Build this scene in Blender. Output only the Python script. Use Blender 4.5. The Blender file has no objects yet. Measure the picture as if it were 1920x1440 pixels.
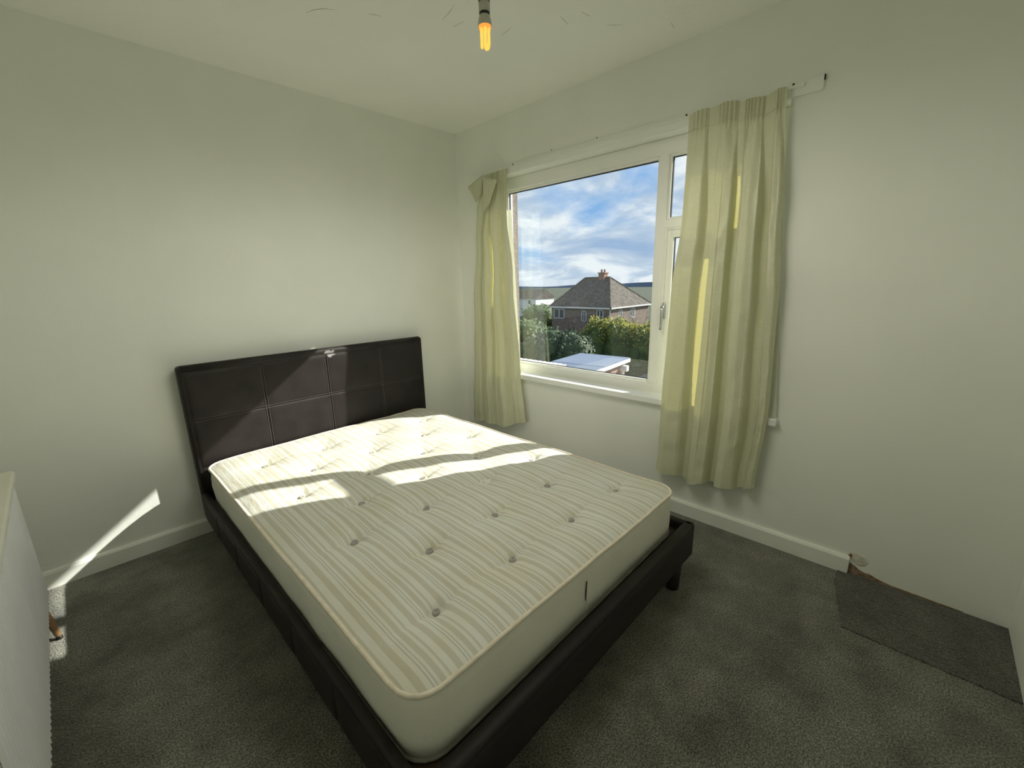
import bpy, bmesh, math, random
from mathutils import Vector, Matrix, noise

random.seed(7)
scene = bpy.context.scene
col = scene.collection

# ------------------------------------------------------------------ camera
cam_data = bpy.data.cameras.new('camera')
cam_data.sensor_width = 36.0
cam_data.lens = 36.0 * 797.68 / 1920.0
cam_data.clip_start = 0.02
cam_data.clip_end = 6000
cam = bpy.data.objects.new('camera', cam_data)
col.objects.link(cam)
_r = Vector((0.69438957, -0.7192095, -0.02368151))
_u = Vector((0.18372177, 0.14537076, 0.97216956))
_f = Vector((0.69575099, 0.67941521, -0.23307838))
cam.matrix_world = Matrix(((_r.x, _u.x, -_f.x, -2.2500), (_r.y, _u.y, -_f.y, -2.7290),
                           (_r.z, _u.z, -_f.z, 1.3198), (0, 0, 0, 1)))
scene.camera = cam

# ------------------------------------------------------------------ world / sun / exposure
SKY_STRENGTH = 0.88
SUN_STRENGTH = 7.7
SUN_DIR = Vector((-1.0, 0.485, -0.724))       # direction the light travels


def build_world():
    w = bpy.data.worlds.new('cloudy_sky')
    scene.world = w
    w.use_nodes = True
    nt = w.node_tree
    nt.nodes.clear()
    N = nt.nodes.new
    L = nt.links.new
    out = N('ShaderNodeOutputWorld')
    bg = N('ShaderNodeBackground')
    bg.inputs['Strength'].default_value = SKY_STRENGTH
    tc = N('ShaderNodeTexCoord')
    sep = N('ShaderNodeSeparateXYZ')
    L(tc.outputs['Generated'], sep.inputs[0])
    zc = N('ShaderNodeMath'); zc.operation = 'MAXIMUM'; zc.inputs[1].default_value = 0.0
    L(sep.outputs['Z'], zc.inputs[0])
    za = N('ShaderNodeMath'); za.operation = 'ADD'; za.inputs[1].default_value = 0.28
    L(zc.outputs[0], za.inputs[0])
    dx = N('ShaderNodeMath'); dx.operation = 'DIVIDE'
    dy = N('ShaderNodeMath'); dy.operation = 'DIVIDE'
    L(sep.outputs['X'], dx.inputs[0]); L(za.outputs[0], dx.inputs[1])
    L(sep.outputs['Y'], dy.inputs[0]); L(za.outputs[0], dy.inputs[1])
    comb = N('ShaderNodeCombineXYZ')
    L(dx.outputs[0], comb.inputs[0]); L(dy.outputs[0], comb.inputs[1])
    comb.inputs[2].default_value = 8.1

    def ramp(stops, interp='LINEAR'):
        r = N('ShaderNodeValToRGB')
        r.color_ramp.interpolation = interp
        els = r.color_ramp.elements
        while len(els) < len(stops):
            els.new(0.5)
        for e, (p, c) in zip(els, stops):
            e.position = p
            e.color = (*c, 1)
        return r
    n1 = N('ShaderNodeTexNoise'); n1.inputs['Scale'].default_value = 0.95
    n1.inputs['Detail'].default_value = 9; n1.inputs['Roughness'].default_value = 0.56
    n1.inputs['Distortion'].default_value = 0.35
    L(comb.outputs[0], n1.inputs['Vector'])
    cover = ramp([(0.36, (0, 0, 0)), (0.47, (1, 1, 1))])
    L(n1.outputs['Fac'], cover.inputs[0])
    n2 = N('ShaderNodeTexNoise'); n2.inputs['Scale'].default_value = 1.7
    n2.inputs['Detail'].default_value = 8; n2.inputs['Roughness'].default_value = 0.6
    n2.inputs['Distortion'].default_value = 0.5
    off = N('ShaderNodeVectorMath'); off.operation = 'ADD'; off.inputs[1].default_value = (4.3, 1.9, 0)
    L(comb.outputs[0], off.inputs[0]); L(off.outputs[0], n2.inputs['Vector'])
    shade = ramp([(0.36, (0.33, 0.47, 0.70)), (0.50, (0.52, 0.63, 0.78)), (0.60, (0.85, 0.90, 0.95))])
    L(n2.outputs['Fac'], shade.inputs[0])
    blue = ramp([(0.0, (0.42, 0.58, 0.80)), (0.12, (0.25, 0.47, 0.80)), (0.35, (0.13, 0.37, 0.82)), (1.0, (0.07, 0.22, 0.6))])
    L(zc.outputs[0], blue.inputs[0])
    mix = N('ShaderNodeMix'); mix.data_type = 'RGBA'
    L(cover.outputs[0], mix.inputs['Factor'])
    L(blue.outputs[0], mix.inputs['A']); L(shade.outputs[0], mix.inputs['B'])
    L(mix.outputs['Result'], bg.inputs['Color'])
    L(bg.outputs[0], out.inputs[0])


build_world()
sd = bpy.data.lights.new('sun', 'SUN')
sd.energy = SUN_STRENGTH
sd.angle = math.radians(0.6)
sd.color = (1.0, 0.96, 0.88)
sun = bpy.data.objects.new('sun', sd)
sun.rotation_euler = SUN_DIR.to_track_quat('-Z', 'Y').to_euler()
sun.location = (6, -3, 6)
col.objects.link(sun)

scene.view_settings.view_transform = 'Standard'
scene.view_settings.look = 'None'
scene.view_settings.gamma = 1.0
scene.view_settings.exposure = 0.35
scene.view_settings.use_curve_mapping = False
scene.cycles.use_denoising = True
scene.cycles.max_bounces = 14
scene.cycles.diffuse_bounces = 9
scene.cycles.transparent_max_bounces = 16
scene.cycles.sample_clamp_indirect = 6.0


# ------------------------------------------------------------------ helpers
def tag(o, label=None, cat=None, group=None, kind=None):
    if label: o['label'] = label
    if cat: o['category'] = cat
    if group: o['group'] = group
    if kind: o['kind'] = kind
    return o


def empty(name, loc=(0, 0, 0), rz=0.0, parent=None):
    o = bpy.data.objects.new(name, None)
    o.location = loc
    o.rotation_euler = (0, 0, rz)
    o.empty_display_size = 0.1
    col.objects.link(o)
    if parent: o.parent = parent
    return o


def link(name, me, mat=None, parent=None, smooth=False):
    o = bpy.data.objects.new(name, me)
    col.objects.link(o)
    if mat and not me.materials:
        me.materials.append(mat)
    if parent: o.parent = parent
    if smooth:
        for p in me.polygons: p.use_smooth = True
    return o


def bmobj(name, bm, mat, parent=None, smooth=False):
    bmesh.ops.recalc_face_normals(bm, faces=bm.faces)
    me = bpy.data.meshes.new(name)
    bm.to_mesh(me); bm.free()
    return link(name, me, mat, parent, smooth)


def box(bm, a, b, bevel=0.0, seg=2):
    """axis-aligned box from corner a to corner b, optionally bevelled"""
    lo = [min(a[i], b[i]) for i in range(3)]
    hi = [max(a[i], b[i]) for i in range(3)]
    t = bmesh.new()
    bmesh.ops.create_cube(t, size=1)
    for v in t.verts:
        v.co = Vector([(lo[i] + hi[i]) / 2 + v.co[i] * (hi[i] - lo[i]) for i in range(3)])
    if bevel > 0:
        bmesh.ops.bevel(t, geom=list(t.edges), offset=bevel, segments=seg, profile=0.5, affect='EDGES')
    merge(bm, t)


def merge(bm, t):
    m = {}
    for v in t.verts: m[v] = bm.verts.new(v.co)
    for f in t.faces:
        try: bm.faces.new([m[v] for v in f.verts])
        except ValueError: pass
    t.free()


def part_box(name, a, b, mat, parent=None, bevel=0.0, seg=2, smooth=False):
    bm = bmesh.new()
    box(bm, a, b, bevel, seg)
    return bmobj(name, bm, mat, parent, smooth)


def prism(bm, poly, axis, lo, hi):
    """extrude a 2-D polygon along an axis (0,1,2); poly gives the other two coords in order"""
    others = [i for i in range(3) if i != axis]

    def P(q, h):
        c = [0, 0, 0]; c[axis] = h; c[others[0]] = q[0]; c[others[1]] = q[1]
        return bm.verts.new(c)
    A = [P(q, lo) for q in poly]; B = [P(q, hi) for q in poly]
    bm.faces.new(A); bm.faces.new(list(reversed(B)))
    n = len(poly)
    for i in range(n):
        bm.faces.new((A[i], A[(i + 1) % n], B[(i + 1) % n], B[i]))


def tube(bm, pts, rad, seg=10, closed=False, cap=True):
    pts = [Vector(p) for p in pts]
    n = len(pts)
    rads = rad if isinstance(rad, (list, tuple)) else [rad] * n
    rings = []
    prev = None
    for i, p in enumerate(pts):
        if closed: d = pts[(i + 1) % n] - pts[i - 1]
        else: d = pts[min(i + 1, n - 1)] - pts[max(i - 1, 0)]
        d.normalize()
        if prev is None:
            a = d.orthogonal().normalized()
        else:
            a = (prev - d * prev.dot(d)).normalized()
        prev = a
        b = d.cross(a)
        rings.append([bm.verts.new(p + (a * math.cos(t) + b * math.sin(t)) * rads[i])
                      for t in [2 * math.pi * k / seg for k in range(seg)]])
    m = n if closed else n - 1
    for i in range(m):
        A, B = rings[i], rings[(i + 1) % n]
        for k in range(seg):
            bm.faces.new((A[k], A[(k + 1) % seg], B[(k + 1) % seg], B[k]))
    if cap and not closed:
        bm.faces.new(list(reversed(rings[0]))); bm.faces.new(rings[-1])


def lathe(bm, prof, c=(0, 0, 0), seg=24):
    """prof: list of (r, z); revolved about z through c"""
    rings = []
    for r, z in prof:
        rings.append([bm.verts.new((c[0] + max(r, 1e-4) * math.cos(2 * math.pi * k / seg),
                                    c[1] + max(r, 1e-4) * math.sin(2 * math.pi * k / seg), c[2] + z)) for k in range(seg)])
    for A, B in zip(rings, rings[1:]):
        for k in range(seg):
            bm.faces.new((A[k], A[(k + 1) % seg], B[(k + 1) % seg], B[k]))
    bm.faces.new(rings[0]); bm.faces.new(rings[-1])


def grid_mesh(name, nu, nv, fn, mat, parent=None, smooth=True):
    vs = []
    for j in range(nv + 1):
        for i in range(nu + 1):
            vs.append(fn(i / nu, j / nv))
    fs = []
    for j in range(nv):
        for i in range(nu):
            a = j * (nu + 1) + i
            fs.append((a, a + 1, a + nu + 2, a + nu + 1))
    me = bpy.data.meshes.new(name)
    me.from_pydata(vs, [], fs)
    me.update()
    return link(name, me, mat, parent, smooth)


def sstep(a, b, x):
    t = min(1, max(0, (x - a) / (b - a)))
    return t * t * (3 - 2 * t)


def lerp(a, b, t): return a + (b - a) * t


def curve1(knots, t):
    """piecewise smooth interpolation of (t, value) knots"""
    if t <= knots[0][0]: return knots[0][1]
    for (t0, v0), (t1, v1) in zip(knots, knots[1:]):
        if t <= t1:
            return lerp(v0, v1, sstep(t0, t1, t))
    return knots[-1][1]


# ------------------------------------------------------------------ materials
def mat_base(name):
    m = bpy.data.materials.new(name)
    m.use_nodes = True
    return m, m.node_tree, m.node_tree.nodes['Principled BSDF']


def simple(name, rgb, rough=0.5, metal=0.0, spec=0.5):
    m, nt, b = mat_base(name)
    b.inputs['Base Color'].default_value = (*rgb, 1)
    b.inputs['Roughness'].default_value = rough
    b.inputs['Metallic'].default_value = metal
    b.inputs['Specular IOR Level'].default_value = spec
    return m


def noisy(name, c1, c2, scale=20.0, rough=0.6, bump=0.0, bump_scale=None, detail=6.0, spec=0.4, lo=0.35, hi=0.65, bdist=0.01):
    """two-tone procedural colour plus optional fine relief, in object space"""
    m, nt, b = mat_base(name)
    N, L = nt.nodes.new, nt.links.new
    tc = N('ShaderNodeTexCoord')
    n = N('ShaderNodeTexNoise'); n.inputs['Scale'].default_value = scale; n.inputs['Detail'].default_value = detail
    L(tc.outputs['Object'], n.inputs['Vector'])
    r = N('ShaderNodeValToRGB')
    r.color_ramp.elements[0].position = lo; r.color_ramp.elements[0].color = (*c1, 1)
    r.color_ramp.elements[1].position = hi; r.color_ramp.elements[1].color = (*c2, 1)
    L(n.outputs['Fac'], r.inputs[0]); L(r.outputs[0], b.inputs['Base Color'])
    b.inputs['Roughness'].default_value = rough
    b.inputs['Specular IOR Level'].default_value = spec
    if bump > 0:
        n2 = N('ShaderNodeTexNoise'); n2.inputs['Scale'].default_value = bump_scale or scale
        n2.inputs['Detail'].default_value = 5
        L(tc.outputs['Object'], n2.inputs['Vector'])
        bp = N('ShaderNodeBump'); bp.inputs['Strength'].default_value = bump; bp.inputs['Distance'].default_value = bdist
        L(n2.outputs['Fac'], bp.inputs['Height']); L(bp.outputs[0], b.inputs['Normal'])
    return m


M = {}
M['wall'] = noisy('wall_paint', (0.835, 0.85, 0.79), (0.865, 0.88, 0.82), 3.0, 0.55, 0.25, 26.0, bdist=0.004)
M['ceiling'] = noisy('ceiling_paint', (0.875, 0.885, 0.82), (0.90, 0.91, 0.845), 3.0, 0.6, 0.35, 34.0, bdist=0.004)
M['skirting'] = noisy('skirting_gloss', (0.81, 0.82, 0.77), (0.85, 0.86, 0.80), 8.0, 0.35, 0.1, 40.0, bdist=0.002)
M['upvc'] = noisy('white_upvc', (0.84, 0.85, 0.80), (0.88, 0.88, 0.84), 4.0, 0.28)
M['gasket'] = simple('rubber_gasket', (0.02, 0.022, 0.025), 0.6)
M['sill'] = noisy('sill_gloss', (0.84, 0.85, 0.82), (0.88, 0.88, 0.86), 10.0, 0.25, 0.08, 60.0, bdist=0.002)
M['steel'] = simple('satin_steel', (0.55, 0.55, 0.55), 0.3, 1.0)
M['hole'] = simple('dark_screw_hole', (0.03, 0.02, 0.018), 0.8)
M['plaster_raw'] = noisy('bare_plaster', (0.20, 0.13, 0.08), (0.34, 0.25, 0.17), 60, 0.9, 0.6, 90)
M['filler'] = noisy('rough_filler', (0.60, 0.58, 0.48), (0.76, 0.75, 0.65), 30, 0.8, 0.6, 60, bdist=0.006)
M['outer_render'] = noisy('outer_render', (0.24, 0.20, 0.17), (0.32, 0.27, 0.23), 60, 0.9, 0.6, 120)
M['cord'] = simple('white_cord', (0.7, 0.7, 0.66), 0.5)
M['black_plastic'] = simple('black_plastic', (0.012, 0.012, 0.012), 0.45)
M['grey_plastic'] = noisy('aged_white_plastic', (0.50, 0.49, 0.42), (0.57, 0.56, 0.49), 40, 0.45)
M['piping'] = noisy('cream_piping', (0.70, 0.63, 0.50), (0.80, 0.74, 0.62), 30, 0.75)
M['oak'] = noisy('oak_leg', (0.30, 0.17, 0.08), (0.45, 0.28, 0.14), 30, 0.45)
M['slat'] = noisy('dark_stained_slat', (0.05, 0.03, 0.02), (0.09, 0.055, 0.035), 20, 0.6)
M['piping2'] = noisy('grey_piping', (0.22, 0.21, 0.18), (0.32, 0.30, 0.26), 30, 0.8)
M['cab_white'] = noisy('white_lacquer', (0.84, 0.85, 0.83), (0.88, 0.89, 0.87), 6, 0.24)
M['cab_top'] = noisy('cream_top', (0.70, 0.69, 0.60), (0.76, 0.75, 0.66), 6, 0.4)


def carpet_mat(name, c1, c2, c3):
    m, nt, b = mat_base(name)
    N, L = nt.nodes.new, nt.links.new
    tc = N('ShaderNodeTexCoord')
    n1 = N('ShaderNodeTexNoise'); n1.inputs['Scale'].default_value = 190; n1.inputs['Detail'].default_value = 3
    n2 = N('ShaderNodeTexNoise'); n2.inputs['Scale'].default_value = 4.6; n2.inputs['Detail'].default_value = 7
    n2.inputs['Roughness'].default_value = 0.68
    n3 = N('ShaderNodeTexNoise'); n3.inputs['Scale'].default_value = 75; n3.inputs['Detail'].default_value = 4
    for n in (n1, n2, n3): L(tc.outputs['Object'], n.inputs['Vector'])
    r1 = N('ShaderNodeValToRGB')
    e = r1.color_ramp.elements
    e[0].position = 0.38; e[0].color = (*c1, 1); e[1].position = 0.62; e[1].color = (*c3, 1)
    e.new(0.5).color = (*c2, 1)
    L(n1.outputs['Fac'], r1.inputs[0])
    r2 = N('ShaderNodeValToRGB')
    r2.color_ramp.elements[0].position = 0.35; r2.color_ramp.elements[0].color = (0.55, 0.55, 0.52, 1)
    r2.color_ramp.elements[1].position = 0.66; r2.color_ramp.elements[1].color = (1.3, 1.3, 1.25, 1)
    L(n2.outputs['Fac'], r2.inputs[0])
    mx = N('ShaderNodeMix'); mx.data_type = 'RGBA'; mx.blend_type = 'MULTIPLY'; mx.inputs['Factor'].default_value = 1
    L(r1.outputs[0], mx.inputs['A']); L(r2.outputs[0], mx.inputs['B'])
    L(mx.outputs['Result'], b.inputs['Base Color'])
    b.inputs['Roughness'].default_value = 1.0
    b.inputs['Specular IOR Level'].default_value = 0.05
    b.inputs['Sheen Weight'].default_value = 0.25
    b.inputs['Sheen Roughness'].default_value = 0.6
    ad = N('ShaderNodeMath'); ad.operation = 'ADD'
    L(n1.outputs['Fac'], ad.inputs[0]); L(n3.outputs['Fac'], ad.inputs[1])
    bp = N('ShaderNodeBump'); bp.inputs['Strength'].default_value = 0.9; bp.inputs['Distance'].default_value = 0.008
    L(ad.outputs[0], bp.inputs['Height']); L(bp.outputs[0], b.inputs['Normal'])
    return m


M['carpet'] = carpet_mat('grey_carpet', (0.075, 0.075, 0.060), (0.155, 0.155, 0.128), (0.275, 0.275, 0.23))
M['carpet2'] = carpet_mat('grey_carpet_offcut', (0.046, 0.043, 0.036), (0.082, 0.078, 0.066), (0.145, 0.138, 0.118))


def leather_mat(name, worn=None):
    m, nt, b = mat_base(name)
    N, L = nt.nodes.new, nt.links.new
    tc = N('ShaderNodeTexCoord')
    v = N('ShaderNodeTexVoronoi'); v.inputs['Scale'].default_value = 420
    n = N('ShaderNodeTexNoise'); n.inputs['Scale'].default_value = 9; n.inputs['Detail'].default_value = 5
    L(tc.outputs['Object'], v.inputs['Vector']); L(tc.outputs['Object'], n.inputs['Vector'])
    r = N('ShaderNodeValToRGB')
    r.color_ramp.elements[0].position = 0.3; r.color_ramp.elements[0].color = (0.016, 0.0125, 0.0115, 1)
    r.color_ramp.elements[1].position = 0.7; r.color_ramp.elements[1].color = (0.026, 0.021, 0.0195, 1)
    L(n.outputs['Fac'], r.inputs[0])
    colour = r.outputs[0]
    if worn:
        # ragged scuff plus sun glint painted into the colour, in object space
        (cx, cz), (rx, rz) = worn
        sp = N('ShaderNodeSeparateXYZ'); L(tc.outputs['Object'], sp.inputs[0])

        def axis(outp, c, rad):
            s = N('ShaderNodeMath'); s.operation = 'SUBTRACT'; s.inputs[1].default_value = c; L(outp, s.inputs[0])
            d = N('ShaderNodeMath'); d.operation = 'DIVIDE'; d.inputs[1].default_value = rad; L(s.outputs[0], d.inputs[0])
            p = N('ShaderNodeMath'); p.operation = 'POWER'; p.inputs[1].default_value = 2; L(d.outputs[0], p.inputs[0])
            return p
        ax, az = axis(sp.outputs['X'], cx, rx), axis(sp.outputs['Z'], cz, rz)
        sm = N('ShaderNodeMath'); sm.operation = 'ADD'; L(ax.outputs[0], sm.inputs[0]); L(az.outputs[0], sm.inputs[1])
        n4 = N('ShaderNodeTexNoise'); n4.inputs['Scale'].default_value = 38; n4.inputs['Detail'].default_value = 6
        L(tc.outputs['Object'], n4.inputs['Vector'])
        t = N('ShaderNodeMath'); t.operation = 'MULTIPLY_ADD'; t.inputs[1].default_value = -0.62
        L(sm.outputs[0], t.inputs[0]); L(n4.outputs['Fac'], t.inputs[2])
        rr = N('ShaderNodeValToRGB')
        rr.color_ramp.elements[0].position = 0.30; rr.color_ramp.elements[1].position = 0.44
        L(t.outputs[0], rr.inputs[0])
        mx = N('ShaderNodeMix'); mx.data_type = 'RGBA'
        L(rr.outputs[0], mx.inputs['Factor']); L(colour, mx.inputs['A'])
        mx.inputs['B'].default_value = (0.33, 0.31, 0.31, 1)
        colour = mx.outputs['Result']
    L(colour, b.inputs['Base Color'])
    b.inputs['Roughness'].default_value = 0.5
    b.inputs['Specular IOR Level'].default_value = 0.28
    ad = N('ShaderNodeMath'); ad.operation = 'MULTIPLY_ADD'; ad.inputs[1].default_value = 0.25
    L(v.outputs['Distance'], ad.inputs[0]); L(n.outputs['Fac'], ad.inputs[2])
    bp = N('ShaderNodeBump'); bp.inputs['Strength'].default_value = 0.25; bp.inputs['Distance'].default_value = 0.004
    L(ad.outputs[0], bp.inputs['Height']); L(bp.outputs[0], b.inputs['Normal'])
    return m


M['leather'] = leather_mat('dark_brown_faux_leather')
M['leather_worn_glint'] = leather_mat('dark_brown_faux_leather_scuff_glint', ((-1.165, 0.915), (0.055, 0.035)))
M['stitch'] = simple('brown_stitching', (0.10, 0.085, 0.075), 0.7)


def mattress_mat():
    """woven ticking: long stripes in object space"""
    m, nt, b = mat_base('striped_ticking')
    N, L = nt.nodes.new, nt.links.new
    tc = N('ShaderNodeTexCoord')
    sp = N('ShaderNodeSeparateXYZ'); L(tc.outputs['Object'], sp.inputs[0])
    wob = N('ShaderNodeTexNoise'); wob.inputs['Scale'].default_value = 3; L(tc.outputs['Object'], wob.inputs['Vector'])
    wx = N('ShaderNodeMath'); wx.operation = 'MULTIPLY_ADD'; wx.inputs[1].default_value = 0.004
    L(wob.outputs['Fac'], wx.inputs[0]); L(sp.outputs['X'], wx.inputs[2])
    per = N('ShaderNodeMath'); per.operation = 'MULTIPLY'; per.inputs[1].default_value = 1 / 0.098
    L(wx.outputs[0], per.inputs[0])
    fr = N('ShaderNodeMath'); fr.operation = 'FRACT'; L(per.outputs[0], fr.inputs[0])
    r = N('ShaderNodeValToRGB')
    r.color_ramp.interpolation = 'LINEAR'
    W, B, G = (0.735, 0.74, 0.69), (0.595, 0.585, 0.50), (0.54, 0.535, 0.48)
    stops = [(0.00, W), (0.05, W), (0.07, B), (0.23, B), (0.25, W), (0.36, W), (0.375, G), (0.395, G), (0.41, W), (0.45, W), (0.465, G), (0.48, G), (0.50, W),
             (0.56, W), (0.58, B), (0.71, B), (0.73, W), (0.80, W), (0.82, B), (0.87, B), (0.89, W), (1.0, W)]
    e = r.color_ramp.elements
    while len(e) < len(stops): e.new(0.5)
    for q, (p, c) in zip(e, stops):
        q.position = p; q.color = (*c, 1)
    L(fr.outputs[0], r.inputs[0])
    # pale cross threads, faint, plus age stains
    n = N('ShaderNodeTexNoise'); n.inputs['Scale'].default_value = 4.5; n.inputs['Detail'].default_value = 5
    L(tc.outputs['Object'], n.inputs['Vector'])
    st = N('ShaderNodeValToRGB')
    st.color_ramp.elements[0].position = 0.35; st.color_ramp.elements[0].color = (1, 1, 1, 1)
    st.color_ramp.elements[1].position = 0.75; st.color_ramp.elements[1].color = (0.93, 0.89, 0.78, 1)
    L(n.outputs['Fac'], st.inputs[0])
    mx = N('ShaderNodeMix'); mx.data_type = 'RGBA'; mx.blend_type = 'MULTIPLY'; mx.inputs['Factor'].default_value = 1
    L(r.outputs[0], mx.inputs['A']); L(st.outputs[0], mx.inputs['B'])
    L(mx.outputs['Result'], b.inputs['Base Color'])
    b.inputs['Roughness'].default_value = 0.8
    b.inputs['Specular IOR Level'].default_value = 0.25
    wv = N('ShaderNodeTexNoise'); wv.inputs['Scale'].default_value = 160
    L(tc.outputs['Object'], wv.inputs['Vector'])
    wr = N('ShaderNodeMapping'); wr.inputs['Scale'].default_value = (55, 16, 10)
    L(tc.outputs['Object'], wr.inputs['Vector'])
    wn = N('ShaderNodeTexNoise'); wn.inputs['Scale'].default_value = 1.0; wn.inputs['Detail'].default_value = 3
    L(wr.outputs[0], wn.inputs['Vector'])
    ad = N('ShaderNodeMath'); ad.operation = 'MULTIPLY_ADD'; ad.inputs[1].default_value = 0.3
    L(wv.outputs['Fac'], ad.inputs[0]); L(wn.outputs['Fac'], ad.inputs[2])
    bp = N('ShaderNodeBump'); bp.inputs['Strength'].default_value = 0.35; bp.inputs['Distance'].default_value = 0.006
    L(ad.outputs[0], bp.inputs['Height']); L(bp.outputs[0], b.inputs['Normal'])
    return m


M['ticking'] = mattress_mat()
M['border'] = noisy('mattress_border', (0.74, 0.735, 0.65), (0.80, 0.795, 0.71), 5, 0.8, 0.3, 70, spec=0.2, bdist=0.004)
M['tuft'] = noisy('grey_felt_tuft', (0.26, 0.25, 0.225), (0.46, 0.45, 0.41), 160, 0.9, 0.4, 200)
M['thread'] = simple('loose_thread', (0.6, 0.58, 0.5), 0.8)
M['dark_gap'] = simple('dark_tear', (0.05, 0.045, 0.04), 0.9)


def fabric_mat(name, c, ct, trans):
    m = bpy.data.materials.new(name)
    m.use_nodes = True
    nt = m.node_tree
    nt.nodes.clear()
    N, L = nt.nodes.new, nt.links.new
    out = N('ShaderNodeOutputMaterial')
    d = N('ShaderNodeBsdfDiffuse'); t = N('ShaderNodeBsdfTranslucent'); g = N('ShaderNodeBsdfGlossy')
    tc = N('ShaderNodeTexCoord')
    mp = N('ShaderNodeMapping'); mp.inputs['Scale'].default_value = (40, 40, 220)
    L(tc.outputs['Object'], mp.inputs['Vector'])
    n = N('ShaderNodeTexNoise'); n.inputs['Scale'].default_value = 1; n.inputs['Detail'].default_value = 4
    L(mp.outputs[0], n.inputs['Vector'])
    r = N('ShaderNodeValToRGB')
    r.color_ramp.elements[0].position = 0.3; r.color_ramp.elements[0].color = (c[0] * .93, c[1] * .93, c[2] * .9, 1)
    r.color_ramp.elements[1].position = 0.7; r.color_ramp.elements[1].color = (*c, 1)
    L(n.outputs['Fac'], r.inputs[0]); L(r.outputs[0], d.inputs['Color'])
    t.inputs['Color'].default_value = (*ct, 1)
    g.inputs['Roughness'].default_value = 0.45; g.inputs['Color'].default_value = (0.9, 0.9, 0.8, 1)
    mp2 = N('ShaderNodeTexNoise'); mp2.inputs['Scale'].default_value = 30; mp2.inputs['Detail'].default_value = 3
    L(tc.outputs['Object'], mp2.inputs['Vector'])
    bp = N('ShaderNodeBump'); bp.inputs['Strength'].default_value = 0.3; bp.inputs['Distance'].default_value = 0.006
    L(mp2.outputs['Fac'], bp.inputs['Height'])
    for s in (d, t, g): L(bp.outputs[0], s.inputs['Normal'])
    m1 = N('ShaderNodeMixShader'); m1.inputs[0].default_value = trans
    L(d.outputs[0], m1.inputs[1]); L(t.outputs[0], m1.inputs[2])
    m2 = N('ShaderNodeMixShader'); m2.inputs[0].default_value = 0.04
    L(m1.outputs[0], m2.inputs[1]); L(g.outputs[0], m2.inputs[2])
    L(m2.outputs[0], out.inputs[0])
    return m


M['curtain'] = fabric_mat('pale_green_cotton', (0.66, 0.67, 0.49), (0.70, 0.62, 0.18), 0.035)
M['curtain_thin'] = fabric_mat('pale_green_cotton_single_layer', (0.66, 0.67, 0.49), (0.80, 0.70, 0.22), 0.22)
M['lining'] = fabric_mat('white_lining', (0.78, 0.78, 0.70), (0.7, 0.7, 0.55), 0.3)


def glass_mat():
    m = bpy.data.materials.new('window_glass')
    m.use_nodes = True
    nt = m.node_tree
    nt.nodes.clear()
    N, L = nt.nodes.new, nt.links.new
    out = N('ShaderNodeOutputMaterial')
    tr = N('ShaderNodeBsdfTransparent'); tr.inputs['Color'].default_value = (0.97, 0.985, 0.98, 1)
    gl = N('ShaderNodeBsdfGlossy'); gl.inputs['Roughness'].default_value = 0.0
    lw = N('ShaderNodeLayerWeight'); lw.inputs['Blend'].default_value = 0.5
    pw = N('ShaderNodeMath'); pw.operation = 'POWER'; pw.inputs[1].default_value = 4.0
    L(lw.outputs['Facing'], pw.inputs[0])
    fr = N('ShaderNodeMath'); fr.operation = 'MULTIPLY_ADD'; fr.inputs[1].default_value = 0.9; fr.inputs[2].default_value = 0.055
    L(pw.outputs[0], fr.inputs[0])
    mx = N('ShaderNodeMixShader')
    L(fr.outputs[0], mx.inputs[0]); L(tr.outputs[0], mx.inputs[1]); L(gl.outputs[0], mx.inputs[2])
    L(mx.outputs[0], out.inputs[0])
    return m


M['glass'] = glass_mat()


def emit_mat(name, rgb, s):
    m = bpy.data.materials.new(name)
    m.use_nodes = True
    nt = m.node_tree
    nt.nodes.clear()
    out = nt.nodes.new('ShaderNodeOutputMaterial')
    e = nt.nodes.new('ShaderNodeEmission')
    e.inputs['Color'].default_value = (*rgb, 1); e.inputs['Strength'].default_value = s
    nt.links.new(e.outputs[0], out.inputs[0])
    return m


# ------------------------------------------------------------------ room shell
H = 2.40
XL = -2.96          # left wall
YF = -3.12          # wall behind the camera
WT = 0.27           # outer wall thickness
OY0, OY1, OZ0, OZ1 = -0.372, -2.192, 0.640, 2.031   # window opening

tag(part_box('floor', (XL, YF, -0.05), (0, 0, 0), M['carpet']), kind='structure')
floor = bpy.data.objects['floor']
tag(part_box('ceiling', (XL - .12, YF - .12, H), (WT, .12, H + 0.08), M['ceiling']), kind='structure')
tag(part_box('wall_back', (XL - .12, 0, -0.05), (WT, 0.12, H), M['wall']), kind='structure')
tag(part_box('wall_left', (XL - .12, YF, -0.05), (XL, 0, H), M['wall']), kind='structure')
tag(part_box('wall_front', (XL - .12, YF - .12, -0.05), (WT, YF, H), M['wall']), kind='structure')

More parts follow.
